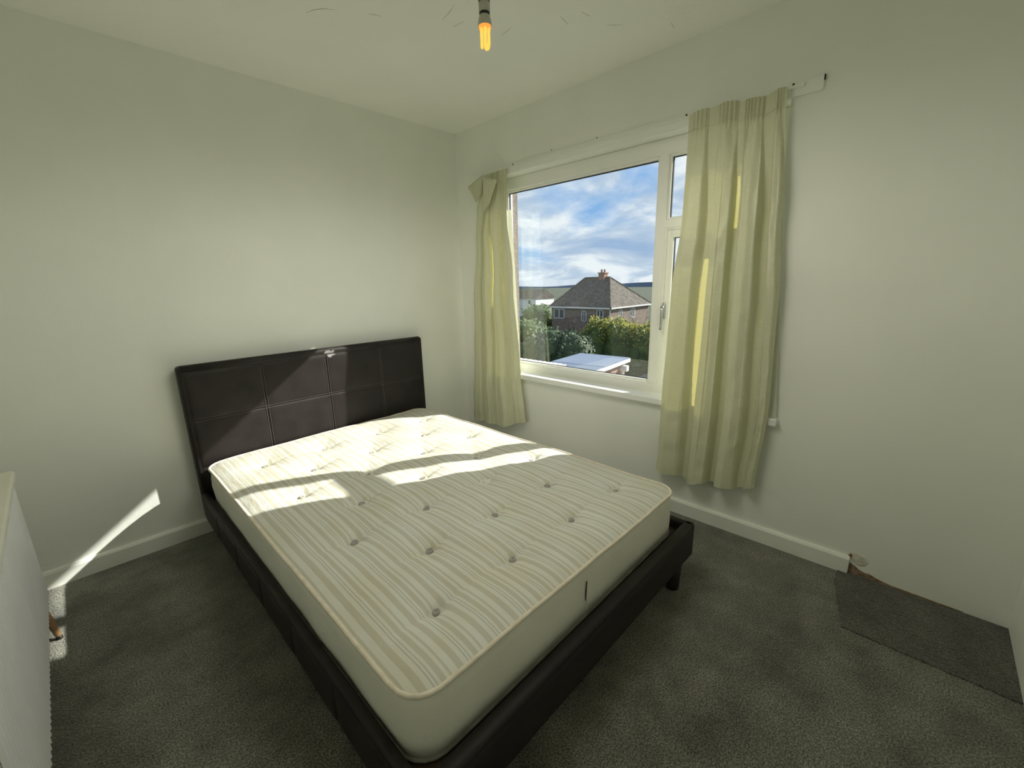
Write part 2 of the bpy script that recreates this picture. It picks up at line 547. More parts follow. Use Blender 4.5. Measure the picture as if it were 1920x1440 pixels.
# hairline scratches in the ceiling paint
M['scratch'] = simple('scuffed_paint', (0.50, 0.50, 0.44), 0.9)
ceiling = bpy.data.objects['ceiling']
for line in [[(-1.357, -0.736), (-1.337, -0.783), (-1.317, -0.812), (-1.279, -0.838)], [(-1.17, -0.903), (-1.153, -0.915), (-1.12, -0.925)],
             [(-0.953, -1.194), (-0.935, -1.136), (-0.928, -1.076)], [(-0.853, -1.132), (-0.861, -1.071)], [(-0.676, -1.245), (-0.668, -1.197), (-0.664, -1.167)],
             [(-0.585, -1.437), (-0.538, -1.429), (-0.511, -1.423)], [(-0.543, -1.516), (-0.494, -1.522)], [(-0.386, -1.54), (-0.362, -1.557), (-0.335, -1.588)],
             [(-0.196, -1.741), (-0.146, -1.734)]]:
    bm = bmesh.new()
    tube(bm, [(x, y, H - .0002) for x, y in line], [.0004] + [.0012] * (len(line) - 2) + [.0004] if len(line) > 2 else [.0005, .001], 5)
    bmobj('scratch', bm, M['scratch'], ceiling)

# window wall with its opening: an inner leaf (room paint) and an outer leaf (render)
def wall_with_hole(name, x0, x1, mat, ya, yb, za, zb, parent=None):
    bm = bmesh.new()
    ys = [ya, OY0, OY1, yb]; zs = [za, OZ0, OZ1, zb]
    for i in range(3):
        for j in range(3):
            if i == 1 and j == 1: continue
            box(bm, (x0, ys[i], zs[j]), (x1, ys[i + 1], zs[j + 1]))
    bmesh.ops.remove_doubles(bm, verts=bm.verts, dist=1e-5)
    # drop internal faces shared by neighbouring boxes
    seen = {}
    for f in bm.faces:
        k = tuple(sorted(v.index for v in f.verts))
    bm.verts.index_update()
    dup = {}
    for f in bm.faces:
        dup.setdefault(tuple(sorted(v.index for v in f.verts)), []).append(f)
    kill = [f for fs in dup.values() if len(fs) > 1 for f in fs]
    bmesh.ops.delete(bm, geom=kill, context='FACES')
    return bmobj(name, bm, mat, parent)


wall_right = tag(wall_with_hole('wall_right', 0.0, 0.155, M['wall'], 0, YF, -0.05, H), kind='structure')
wall_with_hole('outer_leaf', 0.155, WT, M['outer_render'], 0.5, YF - 0.5, -3.2, H + 0.4, wall_right)

# skirting boards: chamfered top profile
def skirting(name, axis, lo, hi, parent=None):
    bm = bmesh.new()
    h, t = 0.083, 0.018
    if axis == 0:      # along x on the back wall: poly in (y,z)
        poly = [(0, 0), (-t, 0), (-t, h - .012), (-t + .006, h - .002), (-t + 0.009, h), (0, h)]
    else:              # along y on the window wall: poly in (x,z)
        poly = [(0, 0), (-t, 0), (-t, h - .012), (-t + .006, h - .002), (-t + 0.009, h), (0, h)]
    prism(bm, poly, axis, lo, hi)
    return bmobj(name, bm, M['skirting'], parent)


tag(skirting('baseboard_back', 0, XL, -0.018), kind='structure')
tag(skirting('baseboard_right', 1, -2.635, -0.0), kind='structure')
bb = bmesh.new(); prism(bb, [(XL, 0), (XL + .018, 0), (XL + .018, .075), (XL + .008, .083), (XL, .083)], 1, YF, -0.018)
tag(bmobj('baseboard_left', bb, M['skirting']), kind='structure')

# carpet offcut laid along the foot of the window wall where a cupboard stood
bm = bmesh.new()
N_ = 40
top = []; bot = []
for i in range(N_ + 1):
    y = lerp(-2.60, YF, i / N_)
    xi = -0.408 + 0.0016 * math.sin(i * 1.3) + 0.001 * math.sin(i * 3.1) + (0.30 * max(0, 1 - i / 5))
    top.append((xi, y)); bot.append((-0.002, y))
vs0 = [bm.verts.new((x, y, 0.0)) for x, y in top]; vs1 = [bm.verts.new((x + .004, y, 0.004)) for x, y in top]
vs2 = [bm.verts.new((x, y, 0.004)) for x, y in bot]
for i in range(N_):
    bm.faces.new((vs0[i], vs0[i + 1], vs1[i + 1], vs1[i]))
    bm.faces.new((vs1[i], vs1[i + 1], vs2[i + 1], vs2[i]))
bmobj('carpet_offcut', bm, M['carpet2'], floor)

# ragged plaster and bare edge where the skirting was cut away
def ragged(name, pts, depth, mat, parent):
    bm = bmesh.new()
    A = [bm.verts.new((-0.0005, y, z)) for y, z in pts]
    cy = sum(p[0] for p in pts) / len(pts); cz = sum(p[1] for p in pts) / len(pts)
    Bv = [bm.verts.new((-depth, cy + (y - cy) * .82, cz + (z - cz) * .82)) for y, z in pts]
    n = len(pts)
    for i in range(n): bm.faces.new((A[i], A[(i + 1) % n], Bv[(i + 1) % n], Bv[i]))
    bm.faces.new(Bv)
    return bmobj(name, bm, mat, parent)


ragged('bare_plaster_edge', [(-2.636, 0.0), (-2.636, .052), (-2.65, .040), (-2.668, .034), (-2.69, .026), (-2.71, .028), (-2.735, .018), (-2.78, .010), (-2.86, .008), (-3.0, .006), (-3.0, 0.0)],
       0.006, M['plaster_raw'], wall_right)
ragged('plaster_filler', [(-2.630, .088), (-2.640, .108), (-2.655, .112), (-2.672, .106), (-2.690, .100), (-2.700, .080), (-2.692, .058), (-2.672, .050), (-2.655, .058), (-2.645, .066)],
       0.003, M['filler'], wall_right)
ragged('plaster_nick', [(-2.628, .086), (-2.634, .098), (-2.643, .096), (-2.644, .080), (-2.636, .074)], 0.004, M['plaster_raw'], wall_right)

# screw holes left above the window
for (y, z) in [(-1.245, 2.097), (-0.92, 2.102)]:
    bm = bmesh.new()
    lathe(bm, [(0.0035, 0), (0.0035, 0.0012), (0.001, 0.0015)], seg=10)
    o = bmobj('screw_hole', bm, M['hole'], wall_right)
    o.rotation_euler = (0, -math.pi / 2, 0); o.location = (0, y, z)

# timber batten above the window, painted over, with screw heads
batten = tag(part_box('trim_1', (-0.011, -0.16, 2.0315), (0, -2.302, 2.086), M['wall'], bevel=0.003), kind='structure')
for y in (-1.757, -2.196, -0.60):
    bm = bmesh.new(); lathe(bm, [(0.0045, 0), (0.0045, 0.0015), (0.002, 0.0022)], seg=12)
    o = bmobj('screw', bm, M['hole'], batten)
    o.rotation_euler = (0, -math.pi / 2, 0); o.location = (-0.011, y, 2.079)
part_box('end_grain', (-0.0115, -2.3005, 2.066), (-0.001, -2.304, 2.0855), M['hole'], batten)

# ------------------------------------------------------------------ window
win = tag(empty('window_1', (0.1, (OY0 + OY1) / 2, OZ0)), kind='structure')


def wpart(name, a, b, mat=None, bevel=0.004, parent=None):
    o = part_box(name, a, b, mat or M['upvc'], None, bevel)
    p = parent or win
    o.parent = p
    o.matrix_parent_inverse = p.matrix_world.inverted() if p is not win else Matrix.Translation(win.location).inverted()
    return o


def ring_frame(name, y0, y1, z0, z1, wl, wr, wb, wt, x0, x1, mat, parent=None, bevel=0.005):
    """rectangular frame with mitre-like separate stiles joined into one mesh (y0 > y1)"""
    bm = bmesh.new()
    box(bm, (x0, y0, z0), (x1, y0 - wl, z1), bevel)
    box(bm, (x0, y1 + wr, z0), (x1, y1, z1), bevel)
    box(bm, (x0 + .0003, y0 - wl + .002, z0), (x1, y1 + wr - .002, z0 + wb), bevel)
    box(bm, (x0 + .0003, y0 - wl + .002, z1 - wt), (x1, y1 + wr - .002, z1), bevel)
    o = bmobj(name, bm, mat)
    o.parent = parent or win
    o.matrix_parent_inverse = Matrix.Translation(win.location).inverted()
    return o


FX0, FX1 = 0.088, 0.158
SILL = 0.662
ring_frame('frame', OY0, OY1, SILL - .005, OZ1, 0.058, 0.058, 0.058, 0.080, FX0, FX1, M['upvc'])
wpart('mullion', (FX0 - .001, -1.583, SILL + .05), (FX1, -1.637, OZ1 - .07))
wpart('transom', (FX0 - .0015, -1.63, 1.584), (FX1, OY1 + .05, 1.627))
# fixed pane beads
ring_frame('bead', -0.428, -1.585, 0.718, 1.953, 0.013, 0.013, 0.013, 0.016, FX0 + .010, FX0 + .032, M['upvc'], bevel=0.004)
ring_frame('gasket', -0.440, -1.573, 0.730, 1.938, 0.004, 0.004, 0.004, 0.006, FX0 + .026, FX0 + .036, M['gasket'], bevel=0.0)
wpart('pane', (FX0 + .034, -0.434, 0.724), (FX0 + .038, -1.579, 1.945), M['glass'], 0)
# fanlight
ring_frame('bead', -1.635, -2.138, 1.625, 1.953, 0.013, 0.013, 0.013, 0.014, FX0 + .010, FX0 + .032, M['upvc'], bevel=0.004)
ring_frame('gasket', -1.648, -2.125, 1.637, 1.940, 0.004, 0.004, 0.004, 0.005, FX0 + .026, FX0 + .036, M['gasket'], bevel=0.0)
wpart('pane', (FX0 + .034, -1.642, 1.631), (FX0 + .038, -2.132, 1.946), M['glass'], 0)
# side-hung casement
ring_frame('rebate', -1.635, -2.138, 0.714, 1.586, 0.012, 0.012, 0.012, 0.012, FX0 + .003, FX0 + .03, M['upvc'], bevel=0.004)
sash = ring_frame('sash', -1.640, -2.133, 0.720, 1.580, 0.026, 0.026, 0.034, 0.034, FX0 + .012, FX1 - .01, M['upvc'], bevel=0.006)


def sub(o):
    o.parent = sash
    o.matrix_parent_inverse = Matrix.Translation(win.location).inverted() @ Matrix.Translation((0, 0, 0))
    o.matrix_parent_inverse = Matrix.Identity(4)
    return o


sub(ring_frame('bead', -1.664, -2.109, 0.752, 1.548, 0.014, 0.014, 0.014, 0.014, FX0 + .016, FX0 + .04, M['upvc'], bevel=0.004))
sub(ring_frame('gasket', -1.677, -2.096, 0.765, 1.535, 0.004, 0.004, 0.004, 0.004, FX0 + .034, FX0 + .044, M['gasket'], bevel=0.0))
sub(wpart('pane', (FX0 + .042, -1.671, 0.759), (FX0 + .046, -2.102, 1.541), M['glass'], 0))
# lever handle on the sash
hb = bmesh.new()
xh = FX0 + .012
box(hb, (xh - .014, -1.644, 1.095), (xh, -1.662, 1.185), 0.004)
tube(hb, [(xh - .008, -1.653, 1.165), (xh - .030, -1.653, 1.163), (xh - .038, -1.657, 1.150), (xh - .036, -1.655, 1.11), (xh - .034, -1.653, 1.07), (xh - .036, -1.652, 1.035)],
     [.009, .009, .0095, .008, .007, .0075], 12)
sub(bmobj('handle', hb, M['steel'], None, True))

# sill board
sill = part_box('window_sill', (-0.034, -0.345, 0.626), (FX0 + .01, -2.290, SILL), M['sill'], None, 0.005)
sill.parent = win; sill.matrix_parent_inverse = Matrix.Translation(win.location).inverted()

# ------------------------------------------------------------------ bed frame
BX0, BX1 = -1.935, -0.490      # outer sides
BYF = -2.130                   # outer foot
RZ0, RZ1 = 0.110, 0.268
bed = tag(empty('bed_frame', ((BX0 + BX1) / 2, -1.07, 0)), 'dark brown faux leather bed frame with stitched panel headboard', 'bed')
BI = Matrix.Translation(bed.location).inverted()


def bpart(o, parent=None):
    if parent is None:
        o.parent = bed; o.matrix_parent_inverse = BI
    else:
        o.parent = parent
    return o


# headboard: upholstered slab with rounded edges and a slightly raked face
bm = bmesh.new()
box(bm, (-1.927, -0.022, 0.10), (-0.480, -0.088, 0.945), 0.016, 4)
headboard = bpart(bmobj('headboard', bm, M['leather'], None, True))


def padded(name, axis, u0, u1, z0, z1, base, bulge, mat, parent, nu=14, nz=10, rim=0.013):
    """one padded leather panel: a pillowed rectangle standing proud of the face at `base` towards -axis"""
    def fn(a, b):
        u = lerp(u0, u1, a); z = lerp(z0, z1, b)
        du = min(u - u0, u1 - u); dz = min(z - z0, z1 - z)
        e = min(1, du / rim) ** .5 * min(1, dz / rim) ** .5 if min(du, dz) > 0 else 0
        pl = math.sin(math.pi * a) ** .4 * math.sin(math.pi * b) ** .4 if 0 < a < 1 and 0 < b < 1 else 0
        w = 0.0008 * noise.noise((u * 14, z * 14, base * 3))
        h = bulge * (.65 * e + .35 * pl) + w * e
        if axis == 1: return (u, base - h, z)
        return (base - h, u, z)

    def bias(t):   # denser towards the rim
        return .5 - .5 * math.cos(math.pi * t)
    return grid_mesh(name, nu, nz, lambda a, b: fn(bias(a), bias(b)), mat, parent)


xs = [-1.905, -1.552, -1.190, -0.830, -0.502]
zs = [0.12, 0.400, 0.660, 0.912]
for j in range(3):
    for i in range(4):
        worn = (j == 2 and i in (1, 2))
        o = padded('panel', 1, xs[i], xs[i + 1], zs[j], zs[j + 1], -0.087, 0.006, M['leather_worn_glint'] if worn else M['leather'], headboard)
# twin stitch lines beside the seams
bm = bmesh.new()
for x in xs[1:-1]:
    for d in (-.007, .007):
        tube(bm, [(x + d, -.0915, 0.42), (x + d, -.0915, 0.905)], 0.0011, 5)
for d in (-.007, .007):
    tube(bm, [(-1.895, -.0915, 0.66 + d), (-0.512, -.0915, .66 + d)], 0.0011, 5)
bmobj('stitching', bm, M['stitch'], headboard)
# upholstered top roll
bm = bmesh.new()
tube(bm, [(-1.912, -.066, .926), (-1.55, -.067, .927), (-1.19, -.067, .927), (-.83, -.067, .927), (-.497, -.066, .926)], 0.024, 14)
bmobj('top_roll', bm, M['leather_worn_glint'], headboard, True)


def rail(name, a, b, parent=None):
    bm = bmesh.new(); box(bm, a, b, 0.012, 3)
    return bpart(bmobj(name, bm, M['leather'], None, True))


railL = rail('side_rail', (BX0 + .006, -0.085, RZ0), (-1.897, BYF + .004, RZ1))
railR = rail('side_rail', (BX1 - .006, -0.085, RZ0), (-0.532, BYF + .004, RZ1))
railF = rail('foot_rail', (BX0, BYF + .006, RZ0), (BX1, BYF + .050, RZ1))
ys = [-0.09 - .3225 * i for i in range(0, 7)]
for i in range(6):
    y0, y1 = ys[i], max(ys[i + 1], BYF + .012)
    padded('panel', 0, y1, y0, RZ0 + .006, RZ1 - .018, BX0 + .007, 0.007, M['leather'], railL, 14, 8)
padded('panel', 1, BX0 + .012, BX1 - .012, RZ0 + .006, RZ1 - .018, BYF + .007, 0.006, M['leather'], railF, 40, 8)
# legs: tapered round feet, set in from the corners
for (x, y) in [(-0.625, -2.095), (-1.80, -2.095), (-0.60, -0.16), (-1.82, -0.16)]:
    bm = bmesh.new()
    lathe(bm, [(0.024, 0.0), (0.027, 0.006), (0.030, 0.06), (0.033, 0.13)], (x, y, 0), 20)
    bpart(bmobj('leg', bm, M['black_plastic'], None, True))
# slats carrying the mattress
for k in range(11):
    y = -0.18 - k * 0.182
    bpart(part_box('slat', (-1.900, y, 0.212), (-0.528, y - .062, 0.228), M['slat'], None, 0.003))
bpart(part_box('centre_beam', (-1.235, -0.085, 0.16), (-1.195, BYF + .05, 0.2125), M['black_plastic'], None, 0.003))

# ------------------------------------------------------------------ mattress
MX0, MX1, MY0, MY1 = -1.890, -0.545, -0.118, -2.055
MZ0, MZT = 0.2285, 0.424
RC = 0.085
mat_e = tag(empty('mattress', ((MX0 + MX1) / 2, (MY0 + MY1) / 2, MZ0)), 'cream striped tufted mattress lying uncovered on the bed frame', 'mattress')
MI = Matrix.Translation(mat_e.location).inverted()


def mpart(o):
    o.parent = mat_e; o.matrix_parent_inverse = MI
    return o


tufts = []
for j in range(7):
    y = -1.855 + 0.2455 * j
    if j % 2 == 0:
        tufts += [(x, y) for x in (-1.683, -1.373, -1.046, -0.722)]
    else:
        tufts += [(x, y) for x in (-1.531, -1.220, -0.890)]


def mat_outline(inset, n=14):
    pts = []
    x0, x1, y0, y1, r = MX0 + inset, MX1 - inset, MY0 - inset, MY1 + inset, RC - inset
    for cx, cy, a0 in [(x0 + r, y1 + r, math.pi), (x1 - r, y1 + r, 1.5 * math.pi), (x1 - r, y0 - r, 0), (x0 + r, y0 - r, .5 * math.pi)]:
        for k in range(n + 1):
            a = a0 + .5 * math.pi * k / n
            pts.append((cx + r * math.cos(a), cy + r * math.sin(a)))
    return pts


def wave(x, y):
    """gentle sag of the worn edge line"""
    return 0.007 * noise.noise((x * 3.1, y * 3.1, 0.3)) + 0.003 * noise.noise((x * 9, y * 9, 4.0))


def top_z(x, y):
    ex = min(x - MX0, MX1 - x); ey = min(y - MY1, MY0 - y)
    # rounded-corner distance to the edge
    cx, cy = max(0, RC - ex), max(0, RC - ey)
    d = RC - math.hypot(cx, cy) if (cx > 0 and cy > 0) else min(ex, ey)
    d = max(0.0, d)
    crown = 0.026 * (1 - math.exp(-d / 0.05))
    z = MZT + crown + wave(x, y)
    dip = 0.0
    for tx, ty in tufts:
        r = math.hypot(x - tx, y - ty)
        if r < .34:
            dip += 0.014 * math.exp(-(r / .030) ** 2) + 0.016 * math.exp(-(r / .095) ** 2)
            # pulled crease running across the bed through each tuft
            u, v = abs(x - tx), abs(y - ty)
            dip += 0.009 * math.exp(-(v / .013) ** 2) * math.exp(-(u / .11) ** 2)
            dip += 0.0016 * math.exp(-((u - .62 * v) / .014) ** 2) * math.exp(-(v / .11) ** 2)
    z -= dip * min(1, d / .06)
    z += 0.0012 * noise.noise((x * 22, y * 9, 1.0)) * min(1, d / .05)
    return z


# body: border walls
bm = bmesh.new()
prof = [(0.012, MZ0), (0.002, MZ0 + .010), (-0.002, MZ0 + .06), (-0.004, MZ0 + .10), (-0.001, MZ0 + .15), (0.003, MZT - .004)]
rings = []
for inset, z in prof:
    ring = []
    pts = mat_outline(inset, 16)
    dense = []
    for i, p in enumerate(pts):
        q = pts[(i + 1) % len(pts)]
        L_ = math.hypot(q[0] - p[0], q[1] - p[1]); n = max(1, int(L_ / .04))
        for k in range(n): dense.append((lerp(p[0], q[0], k / n), lerp(p[1], q[1], k / n)))
    rings.append([(x, y, z) for x, y in dense])
n = min(len(r) for r in rings)
ref = rings[0]


def resample(ring, n):
    tot = [0]
    for i in range(len(ring)):
        a, b = ring[i], ring[(i + 1) % len(ring)]
        tot.append(tot[-1] + math.dist(a, b))
    out = []; j = 0
    for k in range(n):
        s = tot[-1] * k / n
        while tot[j + 1] < s: j += 1
        t = (s - tot[j]) / max(1e-9, tot[j + 1] - tot[j])
        a, b = ring[j], ring[(j + 1) % len(ring)]
        out.append(tuple(lerp(a[i], b[i], t) for i in range(3)))
    return out


NR = 220
vr = []
for li, ring in enumerate(rings):
    rs = resample(ring, NR)
    t = li / (len(rings) - 1)
    row = []
    for x, y, z in rs:
        nn = .004 * noise.noise((x * 7, y * 7, z * 9))
        cx, cy = (x - (MX0 + MX1) / 2), (y - (MY0 + MY1) / 2)
        m = max(abs(cx) / .67, abs(cy) / .97)
        row.append(bm.verts.new((x + nn * cx / .67, y + nn * cy / .97, z + wave(x, y) * t)))
    vr.append(row)
for A, B in zip(vr, vr[1:]):
    for k in range(NR): bm.faces.new((A[k], A[(k + 1) % NR], B[(k + 1) % NR], B[k]))
bm.faces.new(list(reversed(vr[0])))
bm.faces.new(vr[-1])
mpart(bmobj('border', bm, M['border'], None, True))


# quilted top: rounded-rectangle grid mapped from a square
def top_fn(a, b):
    x = lerp(MX0, MX1, a); y = lerp(MY1, MY0, b)
    ex = min(x - MX0, MX1 - x); ey = min(y - MY1, MY0 - y)
    if ex < RC and ey < RC:
        # push corner points inside the rounded corner
        cx, cy = RC - ex, RC - ey
        m = max(cx, cy); h = math.hypot(cx, cy)
        if h > 1e-9:
            s = m / h
            ncx, ncy = cx * s, cy * s
            x += (cx - ncx) * (1 if x - MX0 < MX1 - x else -1)
            y += (cy - ncy) * (1 if y - MY1 < MY0 - y else -1)
    return (x, y, top_z(x, y))


def edge_bias(t, k=.02):
    return t


mpart(grid_mesh('quilted_top', 190, 270, top_fn, M['ticking']))

# piping round the top and bottom seams
for nm, zz, rad, useW in (('piping', MZT + .001, .0065, True), ('piping', MZ0 + .008, .0055, False)):
    ring = resample([(x, y, zz) for x, y in mat_outline(-0.001, 16)], 260)
    if useW: ring = [(x, y, z + wave(x, y)) for x, y, z in ring]
    bm = bmesh.new(); tube(bm, ring, rad, 8, closed=True)
    mpart(bmobj(nm, bm, M['piping'] if useW else M['piping2'], None, True))

# felt tufts
tb = bmesh.new()
lathe(tb, [(0.0015, 0.0045), (0.004, 0.003), (0.0065, 0.0028), (0.0105, 0.0060), (0.0145, 0.0045), (0.0158, 0.0), (0.012, -.004)], seg=18)
bmesh.ops.recalc_face_normals(tb, faces=tb.faces)
tuft_me = bpy.data.meshes.new('tuft'); tb.to_mesh(tuft_me); tb.free()
tuft_me.materials.append(M['tuft'])
for p in tuft_me.polygons: p.use_smooth = True
for (tx, ty) in tufts:
    o = link('tuft', tuft_me)
    o.location = (tx, ty, top_z(tx, ty) + .0098)
    o.rotation_euler = (random.uniform(-.25, .25), random.uniform(-.25, .25), random.uniform(0, 6))
    o.scale = (1, random.uniform(.7, .95), 1)
    mpart(o)
# tear in the foot border, with a loose thread
bm = bmesh.new()
prism(bm, [(-1.239, .372), (-1.243, .372), (-1.2475, .335), (-1.247, .305), (-1.2445, .300), (-1.242, .33)], 1, MY1 - .0045, MY1 - .0065)
mpart(bmobj('tear', bm, M['dark_gap']))
bm = bmesh.new()
tube(bm, [(-1.243, MY1 - .006, .315), (-1.246, MY1 - .010, .300), (-1.243, MY1 - .013, .285), (-1.248, MY1 - .014, .272)], .0012, 6)
mpart(bmobj('loose_thread', bm, M['thread']))

# ------------------------------------------------------------------ curtains
def curtain_surface(yl, yr, zt, zb, table, seed, xbase, amp):
    """cloth hung in irregular folds; table rows: fold position at top, middle, bottom (0..1) and depth into the room (0..1)"""
    n = len(table) - 1

    def fn(u, v):
        t = min(u * n, n - 1e-6)
        k = int(t); w = t - k
        a, b = table[k], table[k + 1]

        def pos(r):
            return lerp(r[0], r[1], sstep(0, .45, v)) if v < .45 else lerp(r[1], r[2], sstep(.45, 1, v))
        f = lerp(pos(a), pos(b), w)
        d = lerp(a[3], b[3], sstep(0, 1, w))
        grow = .34 + .66 * sstep(.03, .26, v)
        crease = .06 * math.sin(3.1 * v + 2.0 * k + seed)
        A = amp * grow * (1 + crease)
        head = 1 - sstep(.035, .07, v)
        fine = .0048 * math.sin(2 * math.pi * 36 * u + 1.7 * math.sin(9 * u)) * head
        pinch = .006 * math.sin(2 * math.pi * 9 * u + 1) * math.exp(-((v - .07) / .04) ** 2)
        cr = (.0035 * noise.noise((u * 20, v * 26, seed)) + .008 * noise.noise((u * 6, v * 7, seed + 2))) * sstep(.02, .2, v)
        cr += .004 * noise.noise((u * 14 + v * 9, v * 30, seed + 7)) * sstep(.75, .98, v)
        y = lerp(yl(v), yr(v), f)
        x = xbase(v) - A * d - fine - pinch - cr
        return (min(x, -.040), y, lerp(zt(u), zb(f), v))
    return fn


def hem_line(fn, v, nu, d):
    return [tuple(Vector(fn(i / nu, v)) + Vector((-d, 0, 0))) for i in range(nu + 1)]


def make_curtain(label, fn, table, thin, nu=272, nv=120):
    root = tag(empty('curtain', fn(.5, 1.0)), label, 'curtain', 'window curtains')
    inv = Matrix.Translation(root.location).inverted()

    def add(o):
        o.parent = root; o.matrix_parent_inverse = inv
        return o
    cloth = add(grid_mesh('cloth', nu, nv, fn, M['curtain']))
    # unlined single-layer cloth in the bottoms of the deep pleats
    cloth.data.materials.append(M['curtain_thin'])
    n = len(table) - 1
    for p in cloth.data.polygons:
        i, j = p.index % nu, p.index // nu
        t = (i + .5) / nu * n
        for k, v0, v1 in thin:
            w = .45 + .35 * math.sin(math.pi * min(1, max(0, (j / nv - v0) / (v1 - v0))))
            if v0 < j / nv < v1 and k + .5 - w < t < k + .5 + w: p.material_index = 1
    # folded hem: a second layer over the last 5 cm, and the gathered heading tape
    add(grid_mesh('hem', nu, 3, lambda u, v: tuple(Vector(fn(u, lerp(.972, .9995, v))) + Vector((-.0022, 0, 0))), M['curtain']))
    add(grid_mesh('heading_tape', nu, 4, lambda u, v: tuple(Vector(fn(u, lerp(.0, .040, v))) + Vector((-.0022, 0, .001 if v == 0 else 0))), M['curtain']))
    return root, add


# right-hand curtain
TABLE_R = [(0, 0, 0, .30), (.10, .10, .09, .85), (.20, .22, .24, .80), (.27, .315, .32, .10), (.30, .35, .335, .08), (.36, .385, .37, .80), (.44, .46, .45, 1.0),
           (.53, .535, .53, .88), (.565, .575, .60, .05), (.585, .60, .625, .05), (.63, .64, .655, .85), (.70, .71, .73, 1.0), (.79, .79, .80, .85),
           (.83, .835, .855, .10), (.86, .87, .885, .12), (.91, .92, .925, .70), (.97, .97, .975, .65), (1, 1, 1, .30)]
fnR = curtain_surface(lambda v: curve1([(0, -1.784), (.24, -1.783), (.47, -1.748), (.76, -1.733), (1, -1.728)], v),
                      lambda v: curve1([(0, -2.184), (.27, -2.218), (.5, -2.244), (.77, -2.256), (1, -2.236)], v),
                      lambda u: 2.064 + .008 * math.sin(7 * u) + .004 * math.sin(23 * u),
                      lambda f: curve1([(0, .243), (.27, .256), (.34, .228), (.6, .266), (.8, .272), (1, .300)], f) , TABLE_R, 3,
                      lambda v: -0.024, 0.072)
cR, addR = make_curtain('pale green curtain covering the right end of the window', fnR, TABLE_R, [(3, .30, .80), (8, .16, .36), (13, .16, .55)])
# lining showing past its outer edge, resting on the sill end
def lin_fn(u, v):
    z = lerp(2.03, 0.668, v)
    y = lerp(-2.10, lerp(-2.176, -2.284, v), u)
    return (-0.0185 - .002 * math.sin(8 * u + 3 * v), y, z)


addR(grid_mesh('lining', 10, 40, lin_fn, M['lining']))

# left-hand curtain, its heading half unhooked and flopped over
TABLE_L = [(0, 0, 0, .30), (.08, .10, .10, .85), (.18, .20, .19, .80), (.25, .24, .235, .10), (.31, .29, .27, .75), (.40, .40, .38, .95), (.48, .49, .44, .80),
           (.53, .525, .475, .05), (.59, .57, .53, .80), (.67, .66, .66, 1.0), (.74, .74, .75, .70), (.79, .79, .80, .10), (.86, .85, .86, .75), (.95, .94, .95, .65), (1, 1, 1, .30)]
fnL0 = curtain_surface(lambda v: curve1([(0, -.345), (.05, -.320), (.11, -.276), (.23, -.243), (.5, -.182), (1, -.128)], v),
                       lambda v: curve1([(0, -.568), (.15, -.568), (.4, -.606), (.8, -.664), (1, -.705)], v),
                       lambda u: 2.046 + .010 * u, lambda f: curve1([(0, .225), (.4, .228), (.62, .236), (1, .305)], f), TABLE_L, 11,
                       lambda v: -0.024, 0.058)


def fnL(u, v):
    x, y, z = fnL0(u, v)
    # drag folds: cloth swings towards the hooked side near the top
    b = math.exp(-((v - .14) / .10) ** 2)
    y -= .012 * b * math.sin(9 * u) * math.sin(math.pi * u)
    x -= .008 * b * (1 + math.sin(11 * u + 14 * v))
    return (x, y, z)


cL, addL = make_curtain('pale green curtain with drooping heading in the wall corner', fnL, TABLE_L, [(7, .22, .50), (11, .16, .62)])


def flap(name, quad, nu, nv, ridge, n_r, mat=M['curtain']):
    P = [Vector(q) for q in quad]

    def fn(u, v):
        p = (P[0] * (1 - u) + P[1] * u) * (1 - v) + (P[3] * (1 - u) + P[2] * u) * v
        return (p.x - ridge * math.sin(2 * math.pi * n_r * u + .7) - .008 * math.sin(math.pi * v) * math.sin(math.pi * u), p.y, p.z)
    o = addL(grid_mesh(name, nu, nv, fn, mat))
    sm = o.modifiers.new('thickness', 'SOLIDIFY'); sm.thickness = .004
    return o


flap('heading_flap', [(-.072, -.365, 2.046), (-.070, -.205, 1.995), (-.070, -.285, 1.885), (-.074, -.340, 1.93)], 30, 8, .0035, 6)
flap('folded_heading', [(-.098, -.405, 2.02), (-.104, -.545, 1.985), (-.098, -.455, 1.845), (-.094, -.39, 1.80)], 28, 8, .0025, 5)


def lin2(u, v):
    z = lerp(1.80, 0.668, v)
    y = lerp(-.54, lerp(-.585, -.648, v), u)
    return (-0.0185 - .002 * math.sin(6 * u + 2 * v), y, z)


addL(grid_mesh('lining', 8, 36, lin2, M['lining']))

# slim curtain track fixed to the batten
track = tag(empty('curtain_track', (-0.02, -1.2, 2.05)), 'thin white curtain track on the painted batten above window', 'curtain track')
o = part_box('rail', (-0.0105, -0.30, 2.060), (-0.0165, -2.235, 2.070), M['wall'], None, 0.0015)
o.parent = track; o.matrix_parent_inverse = Matrix.Translation(track.location).inverted()
o = part_box('end_stop', (-0.0108, -2.19, 2.062), (-0.020, -2.238, 2.074), M['upvc'], None, 0.002)
o.parent = track; o.matrix_parent_inverse = Matrix.Translation(track.location).inverted()

# ------------------------------------------------------------------ pendant bulb
PX, PY = -1.20, -1.625
lamp = tag(empty('pendant_lamp', (PX, PY, H)), 'bare glowing energy saving bulb hanging on a cord from ceiling', 'lamp')


def lpart(name, prof=None, mat=None, pts=None, rad=None, seg=24):
    bm = bmesh.new()
    if prof: lathe(bm, [(r, z - H) for r, z in prof], (0, 0, 0), seg)
    if pts: tube(bm, [(x, y, z - H) for x, y, z in pts], rad, 10)
    return bmobj(name, bm, mat, lamp, True)


